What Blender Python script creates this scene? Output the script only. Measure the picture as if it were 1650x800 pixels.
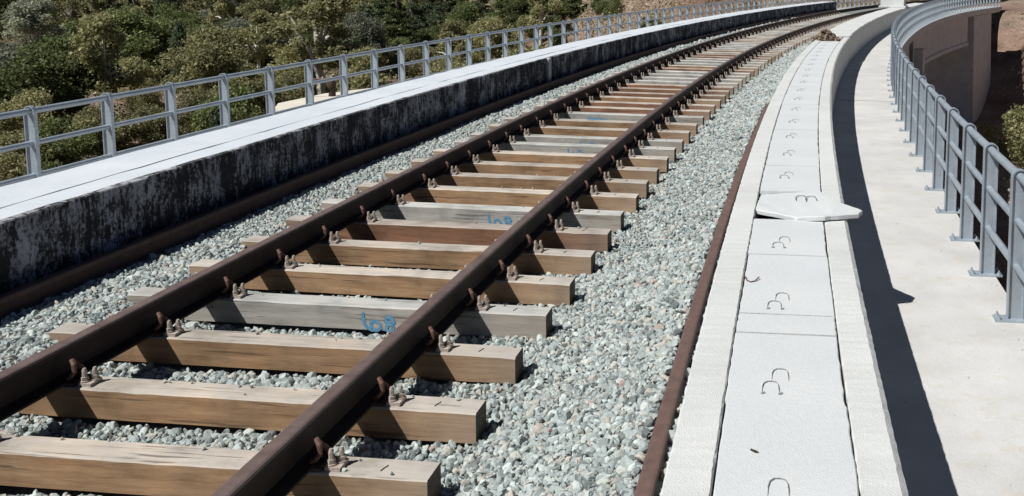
import bpy, math, random
import numpy as np
from mathutils import Matrix, Vector
rnd = random.Random(7)
rng = np.random.default_rng(7)
for o in list(bpy.data.objects):
    bpy.data.objects.remove(o)
scn = bpy.context.scene
COL = scn.collection
R = math.radians
# ------------------------------------------------------------------ camera
CX, CY, CZ = 2.6223, 0.0, 1.7537
YAW, PIT, ROL, FPX, PX, PY = -0.09805, -0.11355, 0.00158, 1638.77, 1083.45, 145.53
cam = bpy.data.cameras.new('camera')
camo = bpy.data.objects.new('camera', cam)
COL.objects.link(camo)
cyw, syw, cp, sp_ = math.cos(YAW), math.sin(YAW), math.cos(PIT), math.sin(PIT)
fw = Vector((syw*cp, cyw*cp, sp_)); rt = Vector((cyw, -syw, 0)); up = rt.cross(fw)
rt2 = rt*math.cos(ROL) + up*math.sin(ROL); up2 = up*math.cos(ROL) - rt*math.sin(ROL)
camo.matrix_world = Matrix(((rt2.x, up2.x, -fw.x, CX), (rt2.y, up2.y, -fw.y, CY), (rt2.z, up2.z, -fw.z, CZ), (0, 0, 0, 1)))
cam.sensor_fit = 'HORIZONTAL'; cam.sensor_width = 36
cam.lens = FPX/1650*36
cam.shift_x = (825-PX)/1650
cam.shift_y = (PY-400)/1650
cam.clip_start = 0.05; cam.clip_end = 3000
scn.camera = camo
# ------------------------------------------------------------------ light
SUN = Vector((-0.593, -0.495, 1.0)).normalized()
world = bpy.data.worlds.new('World'); scn.world = world; world.use_nodes = True
wn = world.node_tree.nodes; wl = world.node_tree.links
sky = wn.new('ShaderNodeTexSky'); sky.sky_type = 'NISHITA'; sky.sun_disc = False
sky.sun_elevation = math.asin(SUN.z); sky.sun_rotation = R(230)
sky.air_density = 0.35; sky.dust_density = 0.0; sky.ozone_density = 1.5
wl.new(sky.outputs[0], wn['Background'].inputs[0]); wn['Background'].inputs[1].default_value = 0.05
sl = bpy.data.lights.new('sun', 'SUN'); sl.energy = 5.0; sl.angle = R(0.5); sl.color = (1.0, 0.985, 0.955)
so = bpy.data.objects.new('sun', sl); COL.objects.link(so)
so.rotation_euler = SUN.to_track_quat('Z', 'Y').to_euler()
scn.view_settings.view_transform = 'Standard'; scn.view_settings.look = 'None'
scn.view_settings.exposure = 0.08; scn.view_settings.gamma = 1.0
scn.view_settings.use_curve_mapping = False

# ------------------------------------------------------------------ track alignment (curves gently to the right)
KN = [0, 12, 24, 38, 55, 75, 110]
KV = [0.00367, 0.00509, 0.00637, 0.0041, 0.00682, 0.00858, 0.01034]
SV = np.linspace(-12, 170, 3641)
_k = np.interp(SV, KN, KV)
TH = np.concatenate([[0], np.cumsum((_k[1:]+_k[:-1])/2*np.diff(SV))])
_i0 = np.argmin(abs(SV)); TH -= TH[_i0]
_tm = (TH[1:]+TH[:-1])/2
XS = np.concatenate([[0], np.cumsum(np.sin(_tm)*np.diff(SV))]); YS = np.concatenate([[0], np.cumsum(np.cos(_tm)*np.diff(SV))])
XS -= XS[_i0]; YS -= YS[_i0]
CANT = 0.010
def P(s, d, z):
    s = np.asarray(s, float)
    x = np.interp(s, SV, XS); y = np.interp(s, SV, YS); t = np.interp(s, SV, TH)
    return np.stack([x+d*np.cos(t), y-d*np.sin(t), z+0*x], -1)
def head(s): return float(np.interp(s, SV, TH))
def cdz(d, z): return d*math.cos(CANT)+z*math.sin(CANT), z*math.cos(CANT)-d*math.sin(CANT)
def sd_of(x, y):
    """nearest (s, d) of world points, vectorised"""
    x = np.ravel(np.asarray(x, float)); y = np.ravel(np.asarray(y, float))
    sub = slice(0, None, 20)
    xs, ys, ts, ss = XS[sub], YS[sub], TH[sub], SV[sub]
    S = np.empty(len(x)); D = np.empty(len(x))
    for a in range(0, len(x), 4000):
        b = slice(a, a+4000)
        i = np.argmin((x[b, None]-xs)**2+(y[b, None]-ys)**2, 1)
        dx = x[b]-xs[i]; dy = y[b]-ys[i]
        S[b] = ss[i]+dx*np.sin(ts[i])+dy*np.cos(ts[i]); D[b] = dx*np.cos(ts[i])-dy*np.sin(ts[i])
    return S, D
def project(X):
    v = np.asarray(X, float)-np.array([CX, CY, CZ])
    d = v@np.array(fw); d = np.where(abs(d) < .01, .01, d)
    return PX+FPX*(v@np.array(rt2))/d, PY-FPX*(v@np.array(up2))/d, d

# ------------------------------------------------------------------ helpers
class MB:
    def __init__(s): s.v = []; s.f = []; s.m = []
    def add(s, V, F, m=0):
        n = len(s.v); s.v.extend([tuple(map(float, p)) for p in V]); s.f.extend([tuple(int(i)+n for i in q) for q in F]); s.m.extend([m]*len(F))
    def box(s, x0, x1, y0, y1, z0, z1, m=0):
        V = [(x0,y0,z0),(x1,y0,z0),(x1,y1,z0),(x0,y1,z0),(x0,y0,z1),(x1,y0,z1),(x1,y1,z1),(x0,y1,z1)]
        s.add(V, [(0,3,2,1),(4,5,6,7),(0,1,5,4),(1,2,6,5),(2,3,7,6),(3,0,4,7)], m)
    def sweep(s, prof, ss, m=0, cap=True, jit=0.0, seed=1, close=True):
        """prof: closed list of (d, z), clockwise seen looking along +s"""
        ss = np.asarray(ss, float); n = len(prof); r = np.random.default_rng(seed); base = len(s.v)
        J = r.normal(0, jit, (n, len(ss), 2)) if jit else np.zeros((n, len(ss), 2))
        cols = [P(ss, d+J[k, :, 0], z+J[k, :, 1]) for k, (d, z) in enumerate(prof)]
        A = np.stack(cols, 1).reshape(-1, 3); F = []
        for i in range(len(ss)-1):
            for k in range(n if close else n-1):
                a = i*n+k; b = i*n+(k+1) % n
                F.append((a, b, b+n, a+n))
        if cap and close:
            F.append(tuple(range(n-1, -1, -1))); F.append(tuple((len(ss)-1)*n+k for k in range(n)))
        s.add(A, F, m)
    def tube(s, pts, r, n=8, m=0, cap=True):
        pts = [Vector(p) for p in pts]; V = []; F = []
        rr = r if hasattr(r, '__len__') else [r]*len(pts); prev = None
        for i, p in enumerate(pts):
            t = (pts[min(i+1, len(pts)-1)]-pts[max(i-1, 0)]).normalized()
            if prev is None:
                a = Vector((0, 0, 1)) if abs(t.z) < .9 else Vector((1, 0, 0)); u = t.cross(a).normalized()
            else: u = (prev-t*prev.dot(t)).normalized()
            prev = u; w = t.cross(u)
            for k in range(n):
                an = 2*math.pi*k/n; V.append(p+(u*math.cos(an)+w*math.sin(an))*rr[i])
        for i in range(len(pts)-1):
            for k in range(n):
                F.append((i*n+k, i*n+(k+1) % n, (i+1)*n+(k+1) % n, (i+1)*n+k))
        if cap: F.append(tuple(range(n-1, -1, -1))); F.append(tuple((len(pts)-1)*n+k for k in range(n)))
        s.add(V, F, m)
    def build(s, name, mats, parent=None, smooth=False, bevel=0):
        me = bpy.data.meshes.new(name); me.from_pydata(s.v, [], s.f)
        for mt in (mats if isinstance(mats, (list, tuple)) else [mats]): me.materials.append(mt)
        me.polygons.foreach_set('material_index', s.m)
        if smooth: me.polygons.foreach_set('use_smooth', [True]*len(s.f))
        me.update(); me.validate()
        if bevel:
            import bmesh
            bm = bmesh.new(); bm.from_mesh(me)
            bmesh.ops.bevel(bm, geom=list(bm.edges), offset=bevel, segments=2, affect='EDGES', clamp_overlap=True)
            bm.to_mesh(me); bm.free()
        o = bpy.data.objects.new(name, me); COL.objects.link(o)
        if parent: o.parent = parent
        return o
def fast_mesh(name, V, F, mat, parent=None):
    """V (n,3), F (m,k) arrays"""
    me = bpy.data.meshes.new(name); k = F.shape[1]
    me.vertices.add(len(V)); me.vertices.foreach_set('co', V.astype(np.float32).ravel())
    me.loops.add(F.size); me.loops.foreach_set('vertex_index', F.astype(np.int32).ravel())
    me.polygons.add(len(F)); me.polygons.foreach_set('loop_start', np.arange(0, F.size, k, dtype=np.int32))
    me.polygons.foreach_set('loop_total', np.full(len(F), k, dtype=np.int32))
    me.polygons.foreach_set('use_smooth', np.zeros(len(F), bool)); me.update(calc_edges=True); me.materials.append(mat)
    o = bpy.data.objects.new(name, me); COL.objects.link(o)
    if parent: o.parent = parent
    return o
def empty(name, loc=(0, 0, 0), rz=0):
    o = bpy.data.objects.new(name, None); COL.objects.link(o); o.location = loc; o.rotation_euler = (0, 0, rz)
    o.empty_display_size = .2; return o
def tag(o, label, cat, group=None):
    o['label'] = label; o['category'] = cat
    if group: o['group'] = group
    return o
def struct(o, label=None, kind='structure', cat=None):
    o['kind'] = kind
    if label: o['label'] = label
    if cat: o['category'] = cat
    return o
def copy_tree(o, parent=None):
    c = o.copy(); COL.objects.link(c)
    if parent: c.parent = parent
    for ch in [q for q in bpy.data.objects if q.parent == o]: copy_tree(ch, c)
    return c
KIDS = {}
def copy_fast(o, kids):
    """kids: nested list [(obj, [..])]"""
    c = o.copy(); COL.objects.link(c)
    for ch, sub in kids:
        q = copy_fast(ch, sub); q.parent = c
    return c
def ordn(n):
    w = ['zeroth','first','second','third','fourth','fifth','sixth','seventh','eighth','ninth','tenth','eleventh','twelfth']
    if n < len(w): return w[n]
    suf = 'th' if 10 <= n % 100 <= 20 else {1:'st',2:'nd',3:'rd'}.get(n % 10, 'th')
    return '%d%s' % (n, suf)

# ------------------------------------------------------------------ materials
def mat(name, rough=.8, metal=0, spec=.3):
    m = bpy.data.materials.new(name); m.use_nodes = True
    b = m.node_tree.nodes['Principled BSDF']
    b.inputs['Roughness'].default_value = rough; b.inputs['Metallic'].default_value = metal
    b.inputs['Specular IOR Level'].default_value = spec
    return m, m.node_tree.nodes, m.node_tree.links, b
def noise(N, L, scale, vec=None, detail=4, rough=.55, dims='3D'):
    n = N.new('ShaderNodeTexNoise'); n.noise_dimensions = dims
    n.inputs['Scale'].default_value = scale; n.inputs['Detail'].default_value = detail; n.inputs['Roughness'].default_value = rough
    if vec is not None: L.new(vec, n.inputs['Vector'])
    return n
def ramp(N, L, fac, stops):
    r = N.new('ShaderNodeValToRGB'); e = r.color_ramp.elements
    e[0].position, e[0].color = stops[0][0], (*stops[0][1], 1); e[1].position, e[1].color = stops[-1][0], (*stops[-1][1], 1)
    for p, c in stops[1:-1]:
        q = e.new(p); q.color = (*c, 1)
    L.new(fac, r.inputs[0]); return r
def mapping(N, L, src, scale, rot=(0, 0, 0)):
    mp = N.new('ShaderNodeMapping'); mp.inputs['Scale'].default_value = scale; mp.inputs['Rotation'].default_value = rot
    L.new(src, mp.inputs['Vector']); return mp.outputs[0]
def mix(N, L, fac, a, b, mode='MIX'):
    m = N.new('ShaderNodeMix'); m.data_type = 'RGBA'; m.blend_type = mode
    for sock, v in ((m.inputs[0], fac), (m.inputs[6], a), (m.inputs[7], b)):
        if hasattr(v, 'links'): L.new(v, sock)
        else: sock.default_value = v if not isinstance(v, tuple) or len(v) == 4 else (*v, 1)
    return m.outputs[2]
def bump(N, L, b, h, strength=.3, dist=.01):
    n = N.new('ShaderNodeBump'); n.inputs['Strength'].default_value = strength; n.inputs['Distance'].default_value = dist
    L.new(h, n.inputs['Height']); L.new(n.outputs[0], b.inputs['Normal']); return n

def concrete(name, c1, c2, stain=(.3, .27, .22), stain_amt=.25, bscale=60, bstr=.25, sth=.58):
    m, N, L, b = mat(name, .9)
    g = N.new('ShaderNodeTexCoord').outputs['Object']
    n1 = noise(N, L, 1.7, g, 6, .6); r1 = ramp(N, L, n1.outputs[0], [(.3, c1), (.7, c2)])
    n2 = noise(N, L, 45, g, 5, .7); r2 = ramp(N, L, n2.outputs[0], [(.3, (.92, .92, .92)), (.62, (1, 1, 1))])
    col = mix(N, L, 1.0, r1.outputs[0], r2.outputs[0], 'MULTIPLY')
    n3 = noise(N, L, 6, g, 8, .7); r3 = ramp(N, L, n3.outputs[0], [(sth, (0, 0, 0)), (sth+.17, (1, 1, 1))])
    mul = N.new('ShaderNodeMath'); mul.operation = 'MULTIPLY'; mul.inputs[1].default_value = stain_amt; L.new(r3.outputs[0], mul.inputs[0])
    col = mix(N, L, mul.outputs[0], col, stain)
    L.new(col, b.inputs['Base Color'])
    v = N.new('ShaderNodeTexVoronoi'); v.inputs['Scale'].default_value = bscale*3; L.new(g, v.inputs['Vector'])
    nb = noise(N, L, bscale, g, 8, .75)
    ad = N.new('ShaderNodeMath'); ad.operation = 'ADD'; L.new(nb.outputs[0], ad.inputs[0]); L.new(v.outputs[0], ad.inputs[1])
    bump(N, L, b, ad.outputs[0], bstr, .01)
    return m
M_cover = concrete('cover_concrete', (.565, .59, .592), (.63, .645, .64), stain=(.5, .45, .38), stain_amt=.25, bstr=.18)
M_trough = concrete('trough_concrete', (.57, .58, .56), (.66, .67, .65), stain=(.48, .40, .30), stain_amt=.35, bstr=.25)
M_walk = concrete('walkway_concrete', (.50, .495, .475), (.635, .63, .61), stain=(.50, .41, .31), stain_amt=.42, bscale=30, bstr=.12, sth=.52)
M_lefttop = concrete('left_trough_concrete', (.56, .60, .64), (.65, .69, .72), stain=(.5, .48, .44), stain_amt=.2)
M_grey = concrete('grey_structural_concrete', (.46, .46, .47), (.60, .595, .58), stain=(.32, .22, .14), stain_amt=.5, bscale=20)
M_cream = concrete('cream_concrete', (.62, .58, .46), (.72, .68, .58), stain=(.5, .42, .3), stain_amt=.4)
# stained wall
def wall_mat():
    m, N, L, b = mat('mildewed_wall_concrete', .95)
    g = N.new('ShaderNodeTexCoord').outputs['Object']
    n0 = noise(N, L, 3, g, 4); base = ramp(N, L, n0.outputs[0], [(.3, (.26, .26, .28)), (.7, (.52, .53, .56))])
    v = mapping(N, L, g, (3.0, 3.0, 2.2)); n1 = noise(N, L, 1.1, v, 10, .84)
    v2 = mapping(N, L, g, (26, 26, 3.5)); n2 = noise(N, L, 1.0, v2, 5, .65)
    n5 = noise(N, L, 34, g, 6, .75)
    ad = N.new('ShaderNodeMath'); ad.operation = 'MULTIPLY_ADD'; ad.inputs[1].default_value = .34
    L.new(n2.outputs[0], ad.inputs[0]); L.new(n1.outputs[0], ad.inputs[2])
    ad2 = N.new('ShaderNodeMath'); ad2.operation = 'MULTIPLY_ADD'; ad2.inputs[1].default_value = .45
    L.new(n5.outputs[0], ad2.inputs[0]); L.new(ad.outputs[0], ad2.inputs[2])
    r = ramp(N, L, ad2.outputs[0], [(.80, (0, 0, 0)), (.91, (1, 1, 1))])
    L.new(mix(N, L, r.outputs[0], base.outputs[0], (.028, .028, .031)), b.inputs['Base Color'])
    bump(N, L, b, n5.outputs[0], .3, .01); return m
M_wall = wall_mat()
def rust(name, c1, c2, c3=None, rough=.75, sc=25):
    m, N, L, b = mat(name, rough, 0.0, .35)
    g = N.new('ShaderNodeTexCoord').outputs['Object']
    n1 = noise(N, L, sc, g, 7, .65); st = [(.3, c1), (.6, c2)] + ([(.75, c3)] if c3 else [])
    r = ramp(N, L, n1.outputs[0], st if len(st) > 1 else st)
    L.new(r.outputs[0], b.inputs['Base Color'])
    nb = noise(N, L, sc*8, g, 4); bump(N, L, b, nb.outputs[0], .2, .003); return m
M_rail = rust('rail_web_rust_shade', (.014, .0075, .006), (.028, .0145, .011), (.048, .025, .018), .7, 9)  # rust brown, darkened so the colour also carries shade on the rail sides
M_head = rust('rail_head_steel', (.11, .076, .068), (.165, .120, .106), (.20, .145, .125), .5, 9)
M_guard = rust('rusty_guard_rail', (.095, .060, .052), (.14, .085, .073), (.18, .115, .098), .8, 12)
M_clip = rust('rusty_clip_steel', (.07, .035, .026), (.17, .09, .062), (.28, .18, .13), .7, 120)
M_bolt = rust('pale_dusty_bolt', (.26, .20, .16), (.48, .42, .36), (.62, .57, .51), .6, 90)
M_plate = rust('tie_plate_steel', (.05, .035, .03), (.09, .06, .05), None, .8, 40)
def galv():
    m, N, L, b = mat('galvanised_steel', .48, .35, .5)
    g = N.new('ShaderNodeTexCoord').outputs['Object']
    v = N.new('ShaderNodeTexVoronoi'); v.inputs['Scale'].default_value = 60; L.new(g, v.inputs['Vector'])
    n = noise(N, L, 5, g, 5); 
    r = ramp(N, L, n.outputs[0], [(.3, (.34, .395, .44)), (.7, (.46, .515, .56))])
    r2 = ramp(N, L, v.outputs['Color'], [(0, (.88, .88, .88)), (1, (1, 1, 1))])
    L.new(mix(N, L, 1.0, r.outputs[0], r2.outputs[0], 'MULTIPLY'), b.inputs['Base Color'])
    return m
M_galv = galv()
def wood(name, sA, sB, tA, tB, dark):
    """slot pair: sawn face colours, sun-bleached top colours"""
    out = []
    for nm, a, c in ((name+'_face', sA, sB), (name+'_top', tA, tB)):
        m, N, L, b = mat(nm, .85, 0, .2)
        tc = N.new('ShaderNodeTexCoord'); oi = N.new('ShaderNodeObjectInfo')
        ad = N.new('ShaderNodeVectorMath'); ad.operation = 'ADD'
        ml = N.new('ShaderNodeVectorMath'); ml.operation = 'SCALE'; ml.inputs['Scale'].default_value = 40.0
        cb = N.new('ShaderNodeCombineXYZ'); L.new(oi.outputs['Random'], cb.inputs[0]); L.new(oi.outputs['Random'], cb.inputs[1])
        L.new(cb.outputs[0], ml.inputs[0]); L.new(ml.outputs[0], ad.inputs[0]); L.new(tc.outputs['Object'], ad.inputs[1])
        v = mapping(N, L, ad.outputs[0], (2.2, 16, 26)); n1 = noise(N, L, 1.2, v, 9, .72)
        r = ramp(N, L, n1.outputs[0], [(.3, a), (.68, c)])
        n2 = noise(N, L, 3.0, ad.outputs[0], 5, .6)
        r2 = ramp(N, L, n2.outputs[0], [(.28, (.58, .56, .54)), (.5, (1, 1, 1)), (.75, (1.3, 1.22, 1.12))])
        col = mix(N, L, 1.0, r.outputs[0], r2.outputs[0], 'MULTIPLY')
        v3 = mapping(N, L, ad.outputs[0], (2.2, 60, 60)); n3 = noise(N, L, 1.0, v3, 3, .5)
        r3 = ramp(N, L, n3.outputs[0], [(.61, (0, 0, 0)), (.66, (1, 1, 1))])
        mm = N.new('ShaderNodeMath'); mm.operation = 'MULTIPLY'; mm.inputs[1].default_value = .65; L.new(r3.outputs[0], mm.inputs[0])
        col = mix(N, L, mm.outputs[0], col, dark)
        # sleeper ends bleached by the weather
        sx = N.new('ShaderNodeSeparateXYZ'); L.new(tc.outputs['Object'], sx.inputs[0])
        ab = N.new('ShaderNodeMath'); ab.operation = 'ABSOLUTE'; L.new(sx.outputs[0], ab.inputs[0])
        ne = N.new('ShaderNodeMath'); ne.operation = 'MULTIPLY_ADD'; ne.inputs[1].default_value = .5; L.new(n2.outputs[0], ne.inputs[0]); L.new(ab.outputs[0], ne.inputs[2])
        me_ = N.new('ShaderNodeMapRange'); me_.inputs[1].default_value = 1.05; me_.inputs[2].default_value = 1.55; me_.inputs[4].default_value = .5; L.new(ne.outputs[0], me_.inputs[0])
        col = mix(N, L, me_.outputs[0], col, (.38, .315, .25) if nm.endswith('face') else (.5, .47, .43))
        # dark tar / knot blotches
        n4 = noise(N, L, 7.0, mapping(N, L, ad.outputs[0], (.6, 1, 1)), 3, .6)
        r4 = ramp(N, L, n4.outputs[0], [(.68, (0, 0, 0)), (.76, (1, 1, 1))])
        m4 = N.new('ShaderNodeMath'); m4.operation = 'MULTIPLY'; m4.inputs[1].default_value = .5; L.new(r4.outputs[0], m4.inputs[0])
        col = mix(N, L, m4.outputs[0], col, dark)
        hs = N.new('ShaderNodeHueSaturation'); mr = N.new('ShaderNodeMapRange'); mr.inputs[3].default_value = .86; mr.inputs[4].default_value = 1.12
        L.new(oi.outputs['Random'], mr.inputs[0]); L.new(mr.outputs[0], hs.inputs['Value']); L.new(col, hs.inputs['Color'])
        L.new(hs.outputs[0], b.inputs['Base Color'])
        bump(N, L, b, n1.outputs[0], .5, .006); out.append(m)
    return out
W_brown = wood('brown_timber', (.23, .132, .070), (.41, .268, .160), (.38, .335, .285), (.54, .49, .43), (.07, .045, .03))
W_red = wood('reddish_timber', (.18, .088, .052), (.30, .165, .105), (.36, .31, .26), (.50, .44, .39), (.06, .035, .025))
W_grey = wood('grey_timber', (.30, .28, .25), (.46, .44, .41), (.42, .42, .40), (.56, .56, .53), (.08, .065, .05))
M_end = None
WOODS = {'b': W_brown, 'r': W_red, 'g': W_grey}
def paint():
    m, N, L, b = mat('blue_paint', .7)
    g = N.new('ShaderNodeTexCoord').outputs['Object']; n = noise(N, L, 60, g, 5, .7)
    r = ramp(N, L, n.outputs[0], [(.35, (.06, .20, .36)), (.62, (.16, .33, .48)), (.75, (.36, .42, .46))])
    L.new(r.outputs[0], b.inputs['Base Color']); return m
M_paint = paint()
def stone_mat():
    m, N, L, b = mat('crushed_stone', .85, 0, .25)
    geo = N.new('ShaderNodeNewGeometry')
    r = ramp(N, L, geo.outputs['Random Per Island'], [(0, (.14, .155, .15)), (.15, (.30, .335, .325)), (.42, (.43, .475, .46)), (.6, (.35, .385, .37)), (.75, (.58, .63, .605)), (.88, (.46, .465, .42)), (.95, (.50, .46, .40)), (.99, (.46, .42, .37)), (1, (.42, .25, .23))])
    g = N.new('ShaderNodeTexCoord').outputs['Object']; n = noise(N, L, 70, g, 5, .7)
    r2 = ramp(N, L, n.outputs[0], [(.3, (.72, .74, .74)), (.65, (1.05, 1.05, 1.05))])
    L.new(mix(N, L, 1.0, r.outputs[0], r2.outputs[0], 'MULTIPLY'), b.inputs['Base Color'])
    bump(N, L, b, n.outputs[0], .3, .004); return m
M_stone = stone_mat()
def simple(name, c1, c2, sc=10, rough=.9, bs=.3, bd=.02):
    m, N, L, b = mat(name, rough, 0, .2)
    g = N.new('ShaderNodeTexCoord').outputs['Object']; n = noise(N, L, sc, g, 7, .65)
    L.new(ramp(N, L, n.outputs[0], [(.3, c1), (.7, c2)]).outputs[0], b.inputs['Base Color']); bump(N, L, b, n.outputs[0], bs, bd); return m
M_bed = simple('ballast_fines', (.16, .17, .165), (.34, .36, .35), 60)
M_dirt = simple('dirt_debris', (.13, .08, .05), (.34, .24, .17), 14)
M_darkmetal = simple('dark_iron', (.03, .025, .02), (.08, .05, .04), 40)
M_bark = simple('bark', (.12, .10, .08), (.26, .23, .19), 5)
M_palebark = simple('pale_bark', (.50, .47, .40), (.68, .65, .57), 4)
def soil():
    m, N, L, b = mat('hillside_soil', .95, 0, .1)
    g = N.new('ShaderNodeTexCoord').outputs['Object']
    n = noise(N, L, .09, g, 9, .62); n2 = noise(N, L, .7, g, 8, .7); n3 = noise(N, L, 5, g, 6, .7)
    r = ramp(N, L, n.outputs[0], [(.3, (.17, .12, .09)), (.45, (.26, .18, .14)), (.55, (.34, .26, .21)), (.7, (.20, .18, .11))])
    r2 = ramp(N, L, n2.outputs[0], [(.3, (.55, .55, .5)), (.5, (.95, .92, .9)), (.72, (1.35, 1.3, 1.25))])
    c = mix(N, L, 1.0, r.outputs[0], r2.outputs[0], 'MULTIPLY')
    r3 = ramp(N, L, n3.outputs[0], [(.3, (.7, .7, .7)), (.7, (1.15, 1.15, 1.15))])
    c = mix(N, L, 1.0, c, r3.outputs[0], 'MULTIPLY'); L.new(c, b.inputs['Base Color'])
    bump(N, L, b, n2.outputs[0], .8, .5); return m
M_soil = soil()
def leaf(name, stops):
    m, N, L, b = mat(name, .6, 0, .25)
    geo = N.new('ShaderNodeNewGeometry'); oi = N.new('ShaderNodeObjectInfo')
    r = ramp(N, L, geo.outputs['Random Per Island'], stops)
    hs = N.new('ShaderNodeHueSaturation'); L.new(r.outputs[0], hs.inputs['Color'])
    mr = N.new('ShaderNodeMapRange'); mr.inputs[3].default_value = .7; mr.inputs[4].default_value = 1.25; L.new(oi.outputs['Random'], mr.inputs[0]); L.new(mr.outputs[0], hs.inputs['Value'])
    L.new(hs.outputs[0], b.inputs['Base Color'])
    tr = N.new('ShaderNodeBsdfTranslucent'); L.new(hs.outputs[0], tr.inputs[0]); ms = N.new('ShaderNodeMixShader'); ms.inputs[0].default_value = .42
    L.new(b.outputs[0], ms.inputs[1]); L.new(tr.outputs[0], ms.inputs[2]); L.new(ms.outputs[0], N['Material Output'].inputs[0]); return m
LEAF = {
 'dark': leaf('dark_green_leaves', [(0, (0.086, 0.111, 0.045)), (.5, (0.153, 0.185, 0.070)), (1, (0.249, 0.277, 0.114))]),
 'olive': leaf('olive_green_leaves', [(0, (0.182, 0.181, 0.084)), (.5, (0.297, 0.286, 0.140)), (1, (0.459, 0.434, 0.227))]),
 'grey': leaf('grey_green_leaves', [(0, (0.173, 0.194, 0.140)), (.5, (0.277, 0.295, 0.210)), (1, (0.421, 0.434, 0.315))]),
 'yellow': leaf('yellow_green_leaves', [(0, (0.145, 0.150, 0.062)), (.5, (0.264, 0.260, 0.125)), (1, (0.409, 0.384, 0.213))]),
 'pine': leaf('pine_needles', [(0, (0.067, 0.096, 0.057)), (.5, (0.124, 0.163, 0.088)), (1, (0.211, 0.240, 0.131))]),
 'dry': leaf('dry_brush', [(0, (.14, .09, .055)), (.5, (.24, .17, .10)), (1, (.34, .28, .17))]),
}
M_end = simple('end_grain_shade_tone', (.05, .042, .036), (.13, .11, .095), 45)  # shade of the sleeper ends painted in as a darker wood colour
print('materials ok')

# ------------------------------------------------------------------ terrain
def sm(a, b, x):
    t = np.clip((x-a)/(b-a), 0, 1); return t*t*(3-2*t)
def vnoise(x, y, sc, seed):
    """smooth value noise"""
    x = x/sc+seed*17.3; y = y/sc-seed*9.1
    xi = np.floor(x); yi = np.floor(y); fx = x-xi; fy = y-yi; fx = fx*fx*(3-2*fx); fy = fy*fy*(3-2*fy)
    def h(a, b):
        v = np.sin(a*127.1+b*311.7+seed*74.7)*43758.5453; return v-np.floor(v)
    return (h(xi, yi)*(1-fx)+h(xi+1, yi)*fx)*(1-fy)+(h(xi, yi+1)*(1-fx)+h(xi+1, yi+1)*fx)*fy-.5
def terrain(x, y):
    shp = np.shape(x); S, D = sd_of(x, y); x = np.ravel(x); y = np.ravel(y)
    left = np.maximum(-D, 0); right = np.maximum(D, 0)
    zv = -7.2-4.0*sm(6, 26, left)+.135*np.maximum(left-32, 0)+.10*np.maximum(right-30, 0)
    zp = -.9+.055*np.maximum(left-9, 0)+.05*np.maximum(S-95, 0)+.04*np.maximum(right-12, 0)
    a = np.maximum(sm(69, 82, S+.75*np.clip(right-4.6, 0, 9)-.25*left), sm(-14, -34, S))
    h = zv*(1-a)+zp*a
    far = np.clip((np.hypot(x, y)-15)/40, .15, 1)
    nearb = sm(4.5, 10, np.abs(D)); rough = .25+.75*nearb
    h += far*rough*(4.5*vnoise(x, y, 31, 1)*(1-a*.6)+2.2*vnoise(x, y, 12, 2)+.9*vnoise(x, y, 4.5, 3)+.35*vnoise(x, y, 1.7, 4))
    return np.maximum(h, -16).reshape(shp)
def terr1(x, y): return float(terrain(np.array([x]), np.array([y]))[0])
gx = np.concatenate([np.linspace(-900, -260, 22), np.linspace(-250, -120, 60), np.linspace(-119, 60, 240), np.linspace(62, 130, 40), np.linspace(140, 900, 25)])
gy = np.concatenate([np.linspace(-500, -60, 16), np.linspace(-50, 170, 260), np.linspace(174, 300, 60), np.linspace(320, 1500, 30)])
GX, GY = np.meshgrid(gx, gy); GZ = terrain(GX, GY)
V = np.stack([GX.ravel(), GY.ravel(), GZ.ravel()], 1); nx = len(gx); ny = len(gy)
I = (np.arange(ny-1)[:, None]*nx+np.arange(nx-1)).ravel(); Fq = np.stack([I, I+1, I+nx+1, I+nx], 1)
g = fast_mesh('terrain', V, Fq, M_soil); g.data.polygons.foreach_set('use_smooth', np.ones(len(Fq), bool)); struct(g, 'reddish brown rocky hillside and valley floor around the bridge')

# ------------------------------------------------------------------ bridge
S_END = 74.0
def ss(a, b, st): return np.linspace(a, b, max(2, int(round((b-a)/st))+1))
br = empty('railway_bridge', (0, 0, -8)); tag(br, 'grey concrete railway viaduct curving right on piers to an abutment in the slope', 'bridge')
def under(o): o.parent = br; o.matrix_parent_inverse = Matrix.Translation((0, 0, 8)); return o
mb = MB(); mb.sweep([(-3.9, -.72), (-3.9, -.60), (4.0, -.60), (4.0, -.72), (3.31, -.90), (-3.31, -.90)], ss(-12, S_END, 1)); under(mb.build('deck_slab', M_grey))
for (a, b) in ((-12, 21.4), (21.95, 46.7), (48.3, 67.6)):
    mb = MB()
    for c in (-2.2, 0.0, 2.2):
        mb.sweep([(c-.45, -2.62), (c-.45, -2.35), (c-.16, -2.1), (c-.16, -1.0), (c-.5, -.845), (c+.5, -.845), (c+.16, -1.0), (c+.16, -2.1), (c+.45, -2.35), (c+.45, -2.62)], ss(a, b, 1))
    for c in (-3.0, 3.0):
        mb.sweep([(c-.30, -2.65), (c-.30, -.86), (c+.30, -.80), (c+.30, -2.40), (c+.38, -2.45), (c+.38, -2.65)], ss(a, b, 1))
    under(mb.build('girder', M_grey))
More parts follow.
